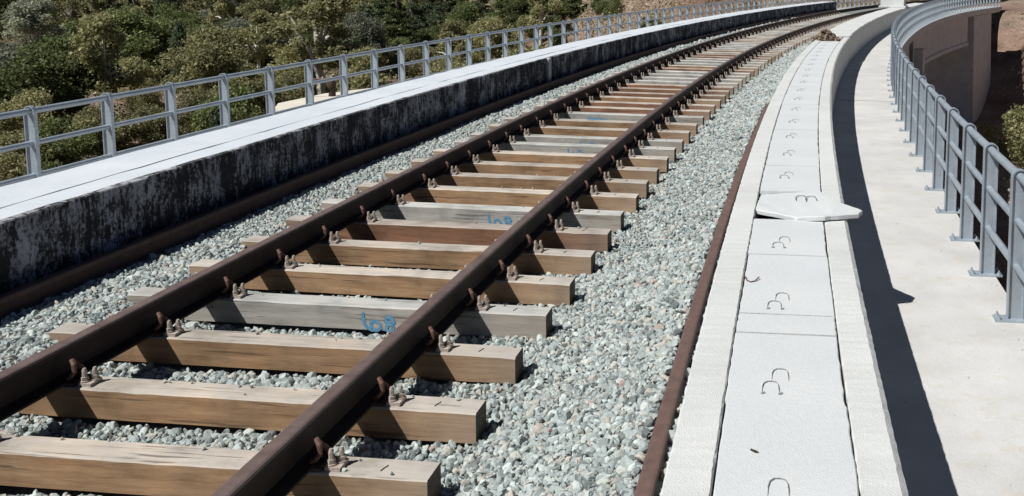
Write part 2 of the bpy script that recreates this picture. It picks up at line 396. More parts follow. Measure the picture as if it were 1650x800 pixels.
    # shallow fascia beam seen on the outside
for sp0 in (21.7, 47.4):
    mb = MB(); zb_ = min(terr1(*P(sp0, 0, 0)[:2]), terr1(*P(sp0, 3.4, 0)[:2]))-1.5
    mb.sweep([(-3.75, zb_), (-3.85, -2.95), (3.85, -2.95), (3.75, zb_)], [sp0-.7, sp0+.7])
    mb.sweep([(-3.9, -2.95), (-3.9, -2.67), (3.9, -2.67), (3.9, -2.95)], [sp0-.8, sp0+.8])
    for d0 in (-3.86, 3.46): mb.sweep([(d0, -2.66), (d0, -1.55), (d0+.40, -1.55), (d0+.40, -2.66)], [sp0-.35, sp0+.55])
    under(mb.build('pier', M_grey))
mb = MB(); za = terr1(*P(70, 5, 0)[:2])-4
mb.sweep([(-3.6, -7-3), (-3.6, -.85), (3.55, -.85), (3.75, -10)], [68.2, 69.4]); 
mb.sweep([(2.9, -10), (2.9, -.85), (3.55, -.85), (3.75, -10)], [69.4, 73.5])
mb.sweep([(-3.6, -10), (-3.6, -.85), (-2.9, -.85), (-2.9, -10)], [69.4, 73.5])
under(mb.build('abutment', M_grey))
# walkways (with deck edge)
JO = 17.66
mb = MB()
for (a, b) in ((-12, JO-.035), (JO+.035, 47.4), (47.42, S_END)):
    mb.sweep([(3.0, -.60), (3.0, -.376), (4.116, -.376), (4.116, -.62), (4.06, -.64)], ss(a, b, .5))
struct(mb.build('walkway', M_walk), 'pale concrete walkway beside the covered cable trough', cat='walkway')
mb = MB()
for (a, b) in ((-12, JO-.035), (JO+.035, 47.4), (47.42, S_END)):
    mb.sweep([(-3.96, -.62), (-3.96, -.335), (-2.8, -.335), (-2.8, -.60), (-3.9, -.64)], ss(a, b, .5))
struct(mb.build('walkway', M_walk), 'narrow concrete walkway behind the mildewed wall, along the left railing', cat='walkway')
# refuge slab outboard of the left railing
def prism(m_, poly, z0, z1):
    n = len(poly); V = [P(a, b, z0) for a, b in poly]+[P(a, b, z1) for a, b in poly]
    m_.add(V, [tuple(range(n)), tuple(range(2*n-1, n-1, -1))]+[(k, n+k, n+(k+1) % n, (k+1) % n) for k in range(n)])
mb = MB(); prism(mb, [(12.6, -3.97), (12.75, -4.32), (13.15, -4.62), (13.6, -4.84), (14.8, -4.78), (15.9, -4.3), (16.2, -3.97)], -.42, -.10)
tag(mb.build('refuge_slab', M_cream), 'cream concrete refuge ledge jutting out behind the left railing', 'ledge')
mb = MB()
pa = P(14.35, -4.72, -.1); pb = P(14.42, -4.22, -.1)
A_, B_ = Vector(pa), Vector(pb); h_ = Vector((0, 0, .27))
mb.tube([A_, A_+h_*.92, A_+h_+(B_-A_)*.05, B_+h_-(B_-A_)*.05, B_+h_*.92, B_], .017, 6)
tag(mb.build('pipe_hoop', M_clip), 'thin rusty pipe hoop standing on the cream ledge by the left railing', 'pipe')
mb = MB(); q = Vector(P(14.5, -4.49, -.1))
mb.tube([q, q+Vector((.01, 0, .1)), q+Vector((0, .01, .2)), q+Vector((.02, 0, .27))], [.055, .05, .065, .03], 9)
tag(mb.build('tree_stump', M_darkmetal), 'short dark brown stump on the cream ledge inside the pipe hoop', 'stump')

# left wall and left trough
mb = MB(); edges = [-12]+[x for x in np.arange(-10.1, 56, 2.42)]
edges = [e for e in edges if abs(e-17.5) > .9]+[17.42, 17.58]; edges = sorted(edges)+[56.5]
for i in range(len(edges)-1):
    a, b = edges[i]+.004, edges[i+1]-.004
    if edges[i] == 17.42:
        mb.sweep([(-2.056, -.6), (-2.056, .262), (-1.965, .262), (-1.965, -.6)], [a, b], 1)
    else:
        mb.sweep([(-2.056, -.6), (-2.056, .276), (-2.006, .276), (-1.999, .268), (-1.999, -.6)], ss(a, b, .3), jit=.0018, seed=i+1)
tw = empty('cable_trough', tuple(P(8, -2.4, -.335))); tag(tw, 'long white-topped trough whose dark mildewed wall runs along the left rail', 'cable trough')
def reloc(o, par): o.parent = par; o.matrix_parent_inverse = par.matrix_world.inverted() if False else Matrix.Translation(-Vector(par.location)); return o
reloc(mb.build('inner_wall', [M_wall, M_grey]), tw)
mb = MB(); mb.sweep([(-2.299, -.335), (-2.299, .272), (-2.066, .272), (-2.066, -.335)], ss(-12, 56.5, .3), jit=.002)
mb.sweep([(-2.78, -.335), (-2.78, .276), (-2.303, .276), (-2.303, -.335)], ss(-12, 56.5, .3), jit=.002, seed=5)
reloc(mb.build('cover_strip', M_lefttop), tw)

# right trough
def rough_s(a, b):
    return np.concatenate([np.arange(a, min(b, 12), .035), np.arange(max(a, 12), b, .3), [b]]) if a < 12 else ss(a, b, .3)
rtg = empty('cable_trough', tuple(P(8, 2.65, -.376))); tag(rtg, 'pale concrete cable trough with slab covers between ballast and right walkway', 'cable trough')
mb = MB(); mb.sweep([(2.297, -.6), (2.297, .238), (2.304, .2447), (2.438, .2445), (2.443, .238), (2.443, -.6)], rough_s(-3, 25.2), jit=.0010, seed=2)
reloc(mb.build('inner_wall', M_trough), rtg)
mb = MB(); mb.sweep([(2.881, -.6), (2.881, .238), (2.886, .2445), (3.000, .2447), (3.022, .228), (3.024, -.376)], rough_s(-3, 25.2), jit=.0010, seed=3)
reloc(mb.build('outer_wall', M_trough), rtg)
mb = MB(); mb.sweep([(2.444, -.6), (2.444, -.1), (2.880, -.1), (2.880, -.6)], ss(-3, 25.2, .5)); reloc(mb.build('trough_floor', M_grey), rtg)
mb = MB(); mb.sweep([(2.29, -.6), (2.29, .25), (2.31, .27), (3.0, .27), (3.02, .25), (3.024, -.376)], ss(25.3, 56.0, .4), jit=.003)
tag(mb.build('concrete_kerb', M_trough), 'smooth white-topped concrete upstand curving away beyond the rubble heap', 'kerb')

# covers with lifting loops
def loop_pts(c, s0, d0, w, ln, foot=False):
    pts = []
    for (u, v) in ((-.5, 0), (-.5, .55), (-.42, .82), (-.22, .98), (.08, 1.0), (.3, .93), (.42, .72), (.46, .4), (.5, 0)):
        pts.append((d0+u*w, s0+v*ln))
    return pts
def cover(a, b, n, label, mark=None, jz=0.0, skew=0.0, drift=0.0):
    mid = (a+b)/2; th = head(mid); c = P(mid, 2.662, .22)
    root_loc = Vector(c)
    hw = .213; hl = (b-a)/2-.003
    m_ = MB(); nseg = 14; prof = []
    r_ = random.Random(n*13+5)
    ys = [-hl+2*hl*i/nseg for i in range(nseg+1)]
    L_ = [(-hw+r_.uniform(-.0015, .003)+drift, y+skew*(-hw)) for y in ys]; R_ = [(hw+r_.uniform(-.003, .0015)+drift, y+skew*hw) for y in ys]
    V = []; 
    for (l, r) in zip(L_, R_):
        V += [(l[0], l[1], -.04), (l[0], l[1], .018), (l[0]+.004, l[1], .022), (r[0]-.004, r[1], .022), (r[0], r[1], .018), (r[0], r[1], -.04)]
    F = []
    for i in range(nseg):
        for k in range(6):
            F.append((i*6+k, i*6+(k+1) % 6, (i+1)*6+(k+1) % 6, (i+1)*6+k))
    F.append((5, 4, 3, 2, 1, 0)); F.append(tuple(nseg*6+k for k in range(6)))
    m_.add(V, F)
    o = m_.build('trough_cover', M_cover); o.location = root_loc+Vector((0, 0, jz)); o.rotation_euler = (r_.uniform(-.002, .002), r_.uniform(-.002, .002), -th)
    tag(o, label, 'concrete cover', 'concrete covers of the right cable trough')
    if mark is not None:
        for j, (ds_, dd_) in enumerate(((0, -.012), (.125, .022))):
            lm = MB(); pts = loop_pts(None, mark-mid+ds_*1.0, -.042+dd_, .058+.006*r_.random(), .112)
            lm.tube([(x, y, .0245+(.001 if 0 < i < 8 else -.004)) for i, (x, y) in enumerate(pts)], .0019, 5)
            if j == 0:
                for e in (pts[0], pts[-1]):
                    lm.tube([(e[0]-.003, e[1]-.003, .023), (e[0]+.010, e[1]+.007, .025)], .0045, 6)
            lm.build('lifting_loop', M_loop, o)
    return o
M_loop = simple('weathered_wire', (.20, .20, .195), (.38, .375, .36), 80, .7, .1, .002)
spans = [(1.57, 2.54, 1.72), (2.55, 3.515, 2.72), (3.52, 4.225, 3.60), (4.235, 4.475, None), (4.485, 5.455, 4.55), (5.465, 6.27, 5.60)]
s_ = 7.13
mk = {0: 7.62, 1: 8.58, 2: 9.6}
k_ = 0
while s_ < 23.2:
    spans.append((s_, s_+.965, s_+.46)); s_ += .975
notes = {1: 'partly cut by the bottom edge', 3: 'short filler piece without loops', 5: 'in front of the broken slab'}
ci = 0
for i, (a, b, mkk) in enumerate(spans):
    if i == 0:
        lab = 'pale concrete trough cover nearest the camera, mostly below the bottom edge'
    elif i == 3: lab = 'narrow filler piece of pale concrete without loops, between two trough covers near the bottom'
    elif i == 5: lab = 'pale concrete trough cover just in front of the displaced broken slab'
    elif i < 6: lab = '%s full pale concrete trough cover up from the bottom edge, two wire loops' % ordn({1: 1, 2: 2, 4: 3}[i])
    else:
        n = i-5
        lab = '%s pale concrete trough cover beyond the displaced broken slab' % ordn(n)
        if i == len(spans)-1: lab = 'last pale concrete trough cover, right before the brown rubble heap'
    cover(a, b, i, lab, mkk, jz=[0, .002, -.002, 0, .001, .003][i % 6], skew=[-.02, -.045, -.02, 0, -.015, 0][i % 6]*(.8 if i < 6 else .3), drift=[0, .002, -.002][i % 3])
# displaced broken slab lying across the outer wall
mb = MB(); top = [(6.56, 2.447), (6.43, 2.557), (6.25, 2.714), (6.235, 2.88), (6.33, 3.09), (6.42, 3.118), (6.64, 2.99), (6.86, 2.90), (7.11, 2.87), (7.12, 2.452)]
jr = random.Random(4); dense = []
for i_, (a_, b_) in enumerate(top):
    c_, d_ = top[(i_+1) % len(top)]; nn_ = max(1, int(math.hypot(c_-a_, d_-b_)/.045))
    for q_ in range(nn_):
        f_ = q_/nn_; jj = .006 if q_ else 0
        dense.append((a_+(c_-a_)*f_+jr.uniform(-jj, jj), b_+(d_-b_)*f_+jr.uniform(-jj, jj)))
top = dense
nT = len(top); cen = P(6.7, 2.7, .245); Vt = []
for zz, ins in ((.0, .012), (.006, 0), (.028, 0), (.033, .006)):
    for (s1, d1) in top:
        ds1, dd1 = s1-6.72, d1-2.7; ln = math.hypot(ds1, dd1); f_ = 1-ins/ln
        tilt = .246 if d1 > 2.6 else .246
        tilt = .204+min(1, max(0, (d1-2.44)/.42))*.046-max(0, s1-6.7)*.06
        Vt.append(Vector(P(6.72+ds1*f_, 2.7+dd1*f_, tilt+zz))-Vector(cen))
Fs = [tuple(range(0, nT)), tuple(range(4*nT-1, 3*nT-1, -1))]
for l in range(3):
    for k in range(nT):
        a = l*nT+k; b = l*nT+(k+1) % nT; Fs.append((a, a+nT, b+nT, b))
mb.add(Vt, Fs); o = mb.build('broken_slab', M_cover); o.location = cen
tag(o, 'displaced broken concrete cover slab with its tip jutting over the walkway', 'broken slab')
for (cs, cd) in ((6.78, 2.735), (6.72, 2.80)):
    lm = MB(); pts = loop_pts(None, 0, 0, .07, .15)
    lm.tube([Vector(P(cs+y, cd+x, .2850-max(0, cs+y-6.7)*.06-(max(0, 2.86-cd-x)/.42)*.046)) - Vector(cen) for (x, y) in pts], .0032, 5)
    lm.build('lifting_loop', M_loop, o)
# little iron bits lying on the covers
mb = MB(); mb.tube([P(s1, d1, .246+dz) for s1, d1, dz in ((5.03, 2.45, .006), (4.97, 2.462, .001), (4.94, 2.482, 0), (4.955, 2.505, .002), (5.0, 2.523, .008))], .0032, 6)
tag(mb.build('bent_wire', M_clip), 'small curved rusty wire lying at the left edge of a trough cover', 'wire')
mb = MB(); mb.tube([P(3.135, 2.552, .247), P(3.12, 2.566, .249), P(3.118, 2.576, .247)], [.0035, .004, .0025], 6)
tag(mb.build('rusty_nail', M_darkmetal), 'short dark rusty nail lying on the nearest full trough cover', 'nail')

# ------------------------------------------------------------------ rails
def rail_prof(hw=.036, foot=.07, H=.170):
    return [(-foot, -H), (-foot, -H+.011), (-.012, -H+.026), (-.0085, -H+.05), (-.0085, -.045), (-hw+.003, -.034), (-hw, -.014), (-hw+.004, -.004), (-hw+.013, 0),
            (hw-.013, 0), (hw-.004, -.004), (hw, -.014), (hw-.003, -.034), (.0085, -.045), (.0085, -H+.05), (.012, -H+.026), (foot, -H+.011), (foot, -H)]
def make_rail(name, dc, zc, s0, s1, m_, label, cat, cant=True, H=.170, foot=.07, hw=.036, hm=None):
    pr_ = []
    for (d, z) in rail_prof(hw, foot, H):
        pr_.append(cdz(dc+d, zc+z) if cant else (dc+d, zc+z))
    mb = MB(); mb.sweep(pr_, np.concatenate([ss(s0, 15, .25), ss(15.5, s1, .5)]))
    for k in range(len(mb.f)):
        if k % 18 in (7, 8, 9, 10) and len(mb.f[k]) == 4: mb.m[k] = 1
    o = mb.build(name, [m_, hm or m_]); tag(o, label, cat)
    return o
make_rail('running_rail', -.7535, 0, -3, 84, M_rail, 'left running rail of the track, rust brown, casting shadows on the sleepers', 'rail', hm=M_head)
make_rail('running_rail', .7535, 0, -3, 84, M_rail, 'right running rail of the track, rust brown, nearer the camera', 'rail', hm=M_head)
make_rail('spare_rail', 2.184, 0.0, -3, 30, M_guard, 'reddish rusty rail lying along the edge of the covered trough at right', 'rail', False, hw=.033)
make_rail('spare_rail', -1.875, -.11, -3, 56, M_guard, 'dark brown rail lying in the shadow at the foot of the mildewed wall', 'rail', False)

# ------------------------------------------------------------------ sleepers
SW, SH, SL_ = .158, .141, 1.29
def timber(kind, seed):
    r_ = random.Random(seed); m_ = MB(); n = 30; V = []; F = []; Mi = []
    for i in range(n+1):
        x = -SL_+2*SL_*i/n; a = .0016
        def j(): return r_.uniform(-a, a)*.5
        c = .005+r_.random()*.0022+(.004 if r_.random() < .08 else 0)
        V += [(x, j(), -SH+j()), (x, j()*.6, -c+j()*.3), (x, c+j()*.5, j()*.4), (x, SW-.007, j()*.4), (x, SW, -.008), (x, SW+j(), -SH+j())]
    for i in range(n):
        for k in range(6):
            F.append((i*6+k, (i+1)*6+k, (i+1)*6+(k+1) % 6, i*6+(k+1) % 6)); Mi.append(1 if k in (1, 2, 3) else 0)
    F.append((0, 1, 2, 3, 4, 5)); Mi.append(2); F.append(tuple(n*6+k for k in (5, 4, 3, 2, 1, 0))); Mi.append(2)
    m_.v = V; m_.f = F; m_.m = Mi
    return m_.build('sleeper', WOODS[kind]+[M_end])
def clip_mesh():
    m_ = MB()
    # rusty spring clip: a bent bar that curls up beside the rail foot, plus shoulder block
    m_.box(.0, .05, -.028, .028, -.001, .016)
    m_.tube([(-.03, -.028, .030), (-.012, -.032, .040), (.004, -.030, .062), (.000, -.026, .090), (-.014, -.018, .104), (-.022, -.006, .098), (-.012, .004, .078), (.006, .010, .060), (.016, .014, .040), (.006, .022, .024), (-.03, .024, .026)], .0105, 7)
    return m_
def bolt_mesh():
    m_ = MB()
    for (x, y, h) in ((.036, -.014, .062), (.062, .012, .058)):
        m_.tube([(x, y, .014), (x, y, .020)], .020, 10)
        m_.tube([(x, y, .020), (x, y, .036)], .0150, 6)
        m_.tube([(x, y, .036), (x, y, h), (x, y, h+.010)], [.0095, .0095, .006], 8)
    m_.box(.022, .078, -.036, .032, -.001, .0145)
    return m_
clip_o = clip_mesh().build('rail_clip', M_clip, smooth=False); bolt_o = bolt_mesh().build('bolt', M_bolt)
plate_m = MB(); plate_m.box(-.1, .1, 0.012, .146, 0.001, .0125); plate_o = plate_m.build('tie_plate', M_plate, bevel=.002)
stap_m = MB(); stap_m.tube([(1.083, .05, .0015), (1.088, .075, .002), (1.094, .09, .002), (1.095, .100, .0015)], .0020, 5); stap_o = stap_m.build('end_staple', M_darkmetal)
def sleeper_rig(kind, seed, far=False):
    t = timber(kind, seed); kids = []
    for sgn in (-1, 1):
        dc = .7535*sgn
        p = plate_o.copy(); COL.objects.link(p); p.parent = t; p.location = (dc, 0, 0); kids.append((p, []))
        for side in (-1, 1):
            c = clip_o.copy(); COL.objects.link(c); c.parent = t
            c.location = (dc+side*.088, SW*.42, .0); c.rotation_euler = (0, 0, 0 if side > 0 else math.pi); c.scale = (1.12, 1.25, 1.12)
            b = bolt_o.copy(); COL.objects.link(b); b.parent = c; kids.append((c, [(b, [])]))
    s_o = stap_o.copy(); COL.objects.link(s_o); s_o.parent = t; kids.append((s_o, []))
    return t, kids
protos = {}
for kd in 'brg':
    protos[kd] = [sleeper_rig(kd, 11+k+ord(kd)) for k in range(3)]
for o in (clip_o, bolt_o, plate_o, stap_o): bpy.data.objects.remove(o)
spos = [3.64, 4.26, 4.93, 5.58, 6.19, 6.835, 7.47, 8.08, 8.76, 9.37, 10.0, 10.63, 11.25, 11.80, 12.50, 13.15, 13.85]
kinds = 'bbbgbbrgbbbbggbbgrrbrrrggggrbgggrrgbgggggbgrggbggggrgggbgggggrggbggggggggggg'
while spos[-1] < 50.5: spos.append(spos[-1]+.6437+rnd.uniform(-.025, .025))
cname = {'b': 'brown', 'r': 'reddish brown', 'g': 'weathered grey'}
usedp = set()
def stroke(m_, pts, w, scale, ox, oz):
    """flat brush stroke on the front face (y<0)"""
    Q = [Vector((ox+(x)*scale, -.0022, oz-(y)*scale)) for x, y in pts]
    V = []; F = []
    for i, p in enumerate(Q):
        t = (Q[min(i+1, len(Q)-1)]-Q[max(i-1, 0)]); t.normalize(); nrm = Vector((-t.z, 0, t.x))*w*(1 if 0 < i < len(Q)-1 else .6)
        V += [p+nrm, p-nrm]
    for i in range(len(Q)-1): F.append((2*i, 2*i+1, 2*i+3, 2*i+2))
    for k in range(len(V)): V[k] = V[k]+Vector((0, -.00002*len(m_.v)*.02, 0))
    m_.add(V, F)
six = [(250, 130), (248, 300), (285, 430), (350, 520), (470, 575), (620, 578), (700, 520), (690, 430), (620, 360), (520, 340), (460, 390), (450, 480), (500, 545)]
eight = [(830, 235), (925, 225), (1005, 275), (1040, 350), (985, 410), (900, 400), (830, 330), (850, 260)]
eight2 = [(905, 400), (865, 480), (840, 560), (915, 600), (1010, 540), (1050, 440)]
for i, s0 in enumerate(spos):
    kd = kinds[i]; v = (i*7+i//3) % 3; key = (kd, v)
    t, kids = protos[kd][v]
    if key in usedp: t = copy_fast(t, kids)
    else: usedp.add(key)
    dd, zz = cdz(0, -.183)
    t.location = P(s0, dd, zz); t.rotation_euler = (0, CANT, -head(s0)+rnd.uniform(-.006, .006)); 
    t.location.x += rnd.uniform(-.01, .01); t.location.z += rnd.uniform(-.002, .001)
    extra = ''
    if i in (3, 7): extra = ' with blue painted number 68'
    if i in (12, 13): extra = ' with faint blue scribble'
    if i == 16: extra = ' with long blue paint smear'
    if i == 0: lab = 'brown timber sleeper with pale top nearest the camera, cut by the bottom edge'
    else: lab = '%s %s timber sleeper up from the bottom edge%s' % (ordn(i+1), '', extra) if 0 else '%s timber sleeper from the bottom edge, %s%s' % (ordn(i+1), cname[kd], extra)
    tag(t, lab, 'sleeper', 'timber sleepers under the rails')
    t.name = 'sleeper'
    if i in (3, 7, 12, 13, 16):
        pm = MB(); ox = {3: .135, 7: .12, 12: .02, 13: .02, 16: -.33}[i]; sc = .000235 if i < 8 else .0002
        if i in (3, 7, 12, 13):
            w = .0105 if i < 8 else .008
            stroke(pm, six, w, sc, ox, -.004); stroke(pm, eight, w*1.25, sc, ox, -.004); stroke(pm, eight2, w, sc, ox, -.004)
        else:
            stroke(pm, [(0, 250), (300, 300), (700, 330), (1100, 380)], .022, .0003, ox, .015)
        pmo = pm.build('painted_number' if i != 16 else 'paint_smear', M_paint, t)
for kd in protos:
    for v, (t, kids) in enumerate(protos[kd]):
        if (kd, v) not in usedp:
            for c, sub in kids:
                for b, _ in sub: bpy.data.objects.remove(b)
                bpy.data.objects.remove(c)
            bpy.data.objects.remove(t)
print('sleepers', len(spos))

# ------------------------------------------------------------------ ballast
BD = [-2.0, -1.95, -1.8, -1.55, -1.3, -1.1, -.9, -.5, .9, 1.3, 1.6, 2.0, 2.14, 2.30]
BZ = [-.28, -.27, -.25, -.235, -.225, -.26, -.335, -.355, -.355, -.345, -.27, -.11, -.045, -.04]
def bz(d, s): return np.interp(d, BD, BZ)+.018*vnoise(np.asarray(d), np.asarray(s), .45, 5)+.055*sm(10.0, 16.0, np.asarray(s))*sm(1.9, 2.15, np.asarray(d))
sg = np.concatenate([np.arange(-2, 14, .12), np.arange(14, 85, .6)]); dg = np.linspace(-1.998, 2.295, 60)
DG, SG = np.meshgrid(dg, sg); PP = P(SG.ravel(), DG.ravel(), bz(DG, SG).ravel()-.016)
I = (np.arange(len(sg)-1)[:, None]*60+np.arange(59)).ravel()
struct(fast_mesh('ballast_bed', PP, np.stack([I, I+1, I+61, I+60], 1), M_bed), 'grey gravel bed under the loose ballast stones')
def ico(sub):
    import bmesh
    bm = bmesh.new(); bmesh.ops.create_icosphere(bm, subdivisions=sub, radius=1); V = np.array([v.co[:] for v in bm.verts]); F = np.array([[v.index for v in f.verts] for f in bm.faces]); bm.free(); return V, F
def stone_protos(sub, n, r_):
    V0, F0 = ico(sub); out = []
    for k in range(n):
        V = V0.copy()
        # chop with random planes -> angular crushed stone
        for _ in range(7):
            nn = r_.normal(size=3); nn /= np.linalg.norm(nn); dlim = r_.uniform(.36, .74)
            e = V@nn-dlim; V = V-np.maximum(e, 0)[:, None]*nn
        V *= r_.uniform([1.0, .8, .62], [1.5, 1.2, 1.0]); V += r_.normal(0, .03, V.shape); out.append(V)
    return np.array(out), F0
def rand_rot(n, r_):
    q = r_.normal(size=(n, 4)); q /= np.linalg.norm(q, axis=1)[:, None]; a, b, c, d = q.T
    return np.stack([np.stack([1-2*(c*c+d*d), 2*(b*c-a*d), 2*(b*d+a*c)], -1), np.stack([2*(b*c+a*d), 1-2*(b*b+d*d), 2*(c*d-a*b)], -1), np.stack([2*(b*d-a*c), 2*(c*d+a*b), 1-2*(b*b+c*c)], -1)], 1)
sposa = np.array(spos)
def scatter(s0, s1, sp, size, sub, d0=-1.97, d1=2.28, seed=1, layers=1):
    r_ = np.random.default_rng(seed); PR, F0 = stone_protos(sub, 24, r_); Vs = []; Fs = []; off = 0
    for ly in range(layers):
        A, B = np.meshgrid(np.arange(s0, s1, sp), np.arange(d0, d1, sp)); A = A.ravel(); B = B.ravel()
        A = A+r_.uniform(-.5, .5, A.shape)*sp*1.1; B = B+r_.uniform(-.5, .5, B.shape)*sp*1.1
        B = np.clip(B, d0, d1)
        # leave out the stones hidden under a sleeper or under the side rails
        ds = A[:, None]-sposa[None]; inside = ((ds > -.004) & (ds < SW+.004)).any(1) & (np.abs(B) < 1.30)
        inside |= ((np.abs(B-2.184) < .05) & (A < 14)) | (np.abs(B+1.875) < .05)
        A = A[~inside]; B = B[~inside]; n = len(A)
        z = bz(B, A)+r_.uniform(-.012, .010, n)+ly*.006
        # bank stones up against sleeper ends
        sz = size*np.clip(r_.lognormal(0, .28, n), .5, 1.9)
        M = rand_rot(n, r_); V = PR[r_.integers(0, 24, n)]*sz[:, None, None]
        V = np.einsum('nij,nvj->nvi', M, V)+P(A, B, z)[:, None, :]
        Vs.append(V.reshape(-1, 3)); Fs.append((F0[None]+(np.arange(n)*V.shape[1])[:, None, None]).reshape(-1, 3)+off); off += n*V.shape[1]
    return np.concatenate(Vs), np.concatenate(Fs)
parts = [scatter(2.3, 7.0, .0255, .0172, 2, seed=1), scatter(2.3, 7.0, .034, .0190, 2, seed=11, layers=1), scatter(7.0, 13, .026, .0178, 1, seed=2, layers=1), scatter(13, 26, .038, .025, 1, seed=3), scatter(26, 52, .085, .05, 1, seed=4)]
# stray stones thrown onto the sleepers and the rail feet
def strayf(r_):
    i = int(min(len(spos)-1, r_.exponential(5))); s0 = spos[i]; d = r_.uniform(-1.26, 1.26)
    while min(abs(d-.7535), abs(d+.7535)) < .09: d = r_.uniform(-1.26, 1.26)
    v = r_.choice([r_.uniform(.12, .155), r_.uniform(0.0, .15)], p=[.75, .25])
    return P(s0+v, d, -.183-d*CANT+.007), r_.uniform(.45, 1.0)
def chunks0(n, fx, size, seed, sub=1):
    r_ = np.random.default_rng(seed); PR, F0 = stone_protos(sub, 12, r_); Vs = []; Fs = []; off = 0
    for k in range(n):
        p, s = fx(r_); M = rand_rot(1, r_)[0]; V = (PR[r_.integers(0, 12)]*s*size)@M.T+p
        Vs.append(V); Fs.append(F0+off); off += len(V)
    return np.concatenate(Vs), np.concatenate(Fs)
parts.append(chunks0(80, strayf, .014, 77))
def walkf(r_):
    s0 = 2.5+r_.exponential(6); d = r_.choice([r_.uniform(3.03, 3.06), r_.uniform(3.1, 4.0), 4.06+r_.normal(0, .05)], p=[.5, .2, .3])
    return P(s0, d, -.373), r_.uniform(.2, .8)
off = 0; VV = []; FF = []
for V, F in parts: VV.append(V); FF.append(F+off); off += len(V)
struct(fast_mesh('ballast', np.concatenate(VV), np.concatenate(FF), M_stone), 'pale grey-green crushed stone ballast around the sleepers', 'stuff', 'ballast')
print('ballast tris', sum(len(f) for f in FF))

# ------------------------------------------------------------------ railings
HP = .952
def post_mesh():
    m_ = MB(); r0 = .05; zc = HP-r0
    path = [(-r0, 0), (-r0, zc)]+[(-r0*math.cos(a), zc+r0*math.sin(a)) for a in np.linspace(0, math.pi, 13)[1:-1]]+[(r0, zc), (r0, 0)]
    inn = [(x*(r0-.008)/r0, zc+(z-zc)*(r0-.008)/r0 if z > zc else z) for x, z in path]
    V = []; F = []; n = len(path)
    for y in (-.021, .021):
        V += [(x, y, z) for x, z in path]+[(x, y, z) for x, z in inn]
    for i in range(n-1):
        F.append((i, i+1, n+i+1, n+i)); F.append((2*n+i, 3*n+i, 3*n+i+1, 2*n+i+1))
        F.append((i, 2*n+i, 2*n+i+1, i+1)); F.append((n+i, n+i+1, 3*n+i+1, 3*n+i))
    m_.add(V, F)
    V = [(x, -.004, z) for x, z in inn]+[(x, .004, z) for x, z in inn]
    m_.add(V, [tuple(range(n-1, -1, -1)), tuple(range(n, 2*n))])
    return m_
def base_mesh():
    m_ = MB(); m_.box(-.125, .10, -.055, .055, .001, .013)
    for x in (-.10, .078):
        for y in (-.035, .035):
            m_.tube([(x, y, .013), (x, y, .027)], .013, 6); m_.tube([(x, y, .027), (x, y, .042)], .006, 6)
    return m_
def railing(dc, z0, sposts, smin, smax, label):
    e = empty('railing', tuple(P(8, dc, z0))); tag(e, label, 'railing'); bpy.context.view_layer.update()
    inv = Matrix.Translation(-Vector(e.location))
    p0 = post_mesh().build('post', M_galv); b0 = base_mesh().build('base_plate', M_galv)
    first = True
    for i, s0 in enumerate(sposts):
        if first: p, b = p0, b0; first = False
        else: p, b = p0.copy(), b0.copy(); COL.objects.link(p); COL.objects.link(b)
        b.parent = p; p.parent = e; p.matrix_parent_inverse = inv
        p.location = P(s0, dc, z0); p.rotation_euler = (rnd.uniform(-.004, .004), rnd.uniform(-.004, .004), -head(s0))
    for zr, r_ in ((HP-.048, .028), (HP*.655, .024), (HP*.355, .024)):
        m_ = MB(); m_.tube([Vector(q) for q in P(ss(smin, smax, .5), dc, z0+zr)], r_, 10)
        rr = m_.build('rail', M_galv, smooth=True); rr.parent = e; rr.matrix_parent_inverse = inv
    return e
railing(-3.880, -.335, np.arange(7.993-.955*3, 73.5, .9549), 4.0, 74, 'grey galvanised railing on the far left side, in front of the wooded hillside')
railing(4.0605, -.376, np.arange(6.392-.9855*2, 73.5, .9855), 3.2, 74, 'grey galvanised railing along the right walkway, curving away over the underpass')

# ------------------------------------------------------------------ far block, rubble heap
mb = MB(); c = P(48, 2.4, .27); mb.box(-.52, .52, -.4, .4, .0, 1.15); mb.box(-.6, .6, -.46, .46, -.001, .09)
o = mb.build('concrete_cabinet', M_trough, bevel=.015); o.location = c; o.rotation_euler = (0, 0, -head(48)); tag(o, 'pale grey concrete cabinet standing at the far end of the upstand', 'cabinet')
def chunks(n, fx, size, seed, sub=1):
    r_ = np.random.default_rng(seed); PR, F0 = stone_protos(sub, 12, r_); Vs = []; Fs = []; off = 0
    for k in range(n):
        p, s = fx(r_); M = rand_rot(1, r_)[0]; V = (PR[r_.integers(0, 12)]*s*size)@M.T+p
        Vs.append(V); Fs.append(F0+off); off += len(V)
    return np.concatenate(Vs), np.concatenate(Fs)
hc = P(24.5, 2.62, .1)
def heapf(r_):
    u, v = r_.normal(0, .17), r_.normal(0, .45); z = .18+.30*math.exp(-((u+.05)**2/.05+v*v/.4))*r_.uniform(.35, 1)
    return P(24.5+v, 2.55+np.clip(u, -.3, .4), z), r_.uniform(.5, 1.5)
V, F = chunks(460, heapf, .045, 9)
def rub():
    m, N, L, b = mat('rubble', .95, 0, .1); geo = N.new('ShaderNodeNewGeometry')
    L.new(ramp(N, L, geo.outputs['Random Per Island'], [(0, (.05, .035, .027)), (.4, (.14, .10, .075)), (.7, (.23, .175, .13)), (1, (.34, .29, .23))]).outputs[0], b.inputs['Base Color']); return m
M_rub = rub()
o = fast_mesh('rubble_heap', V-hc, F, M_rub); o.location = hc; struct(o, 'small heap of brown rubble and dead leaves sitting in the open trough', 'stuff', 'rubble')

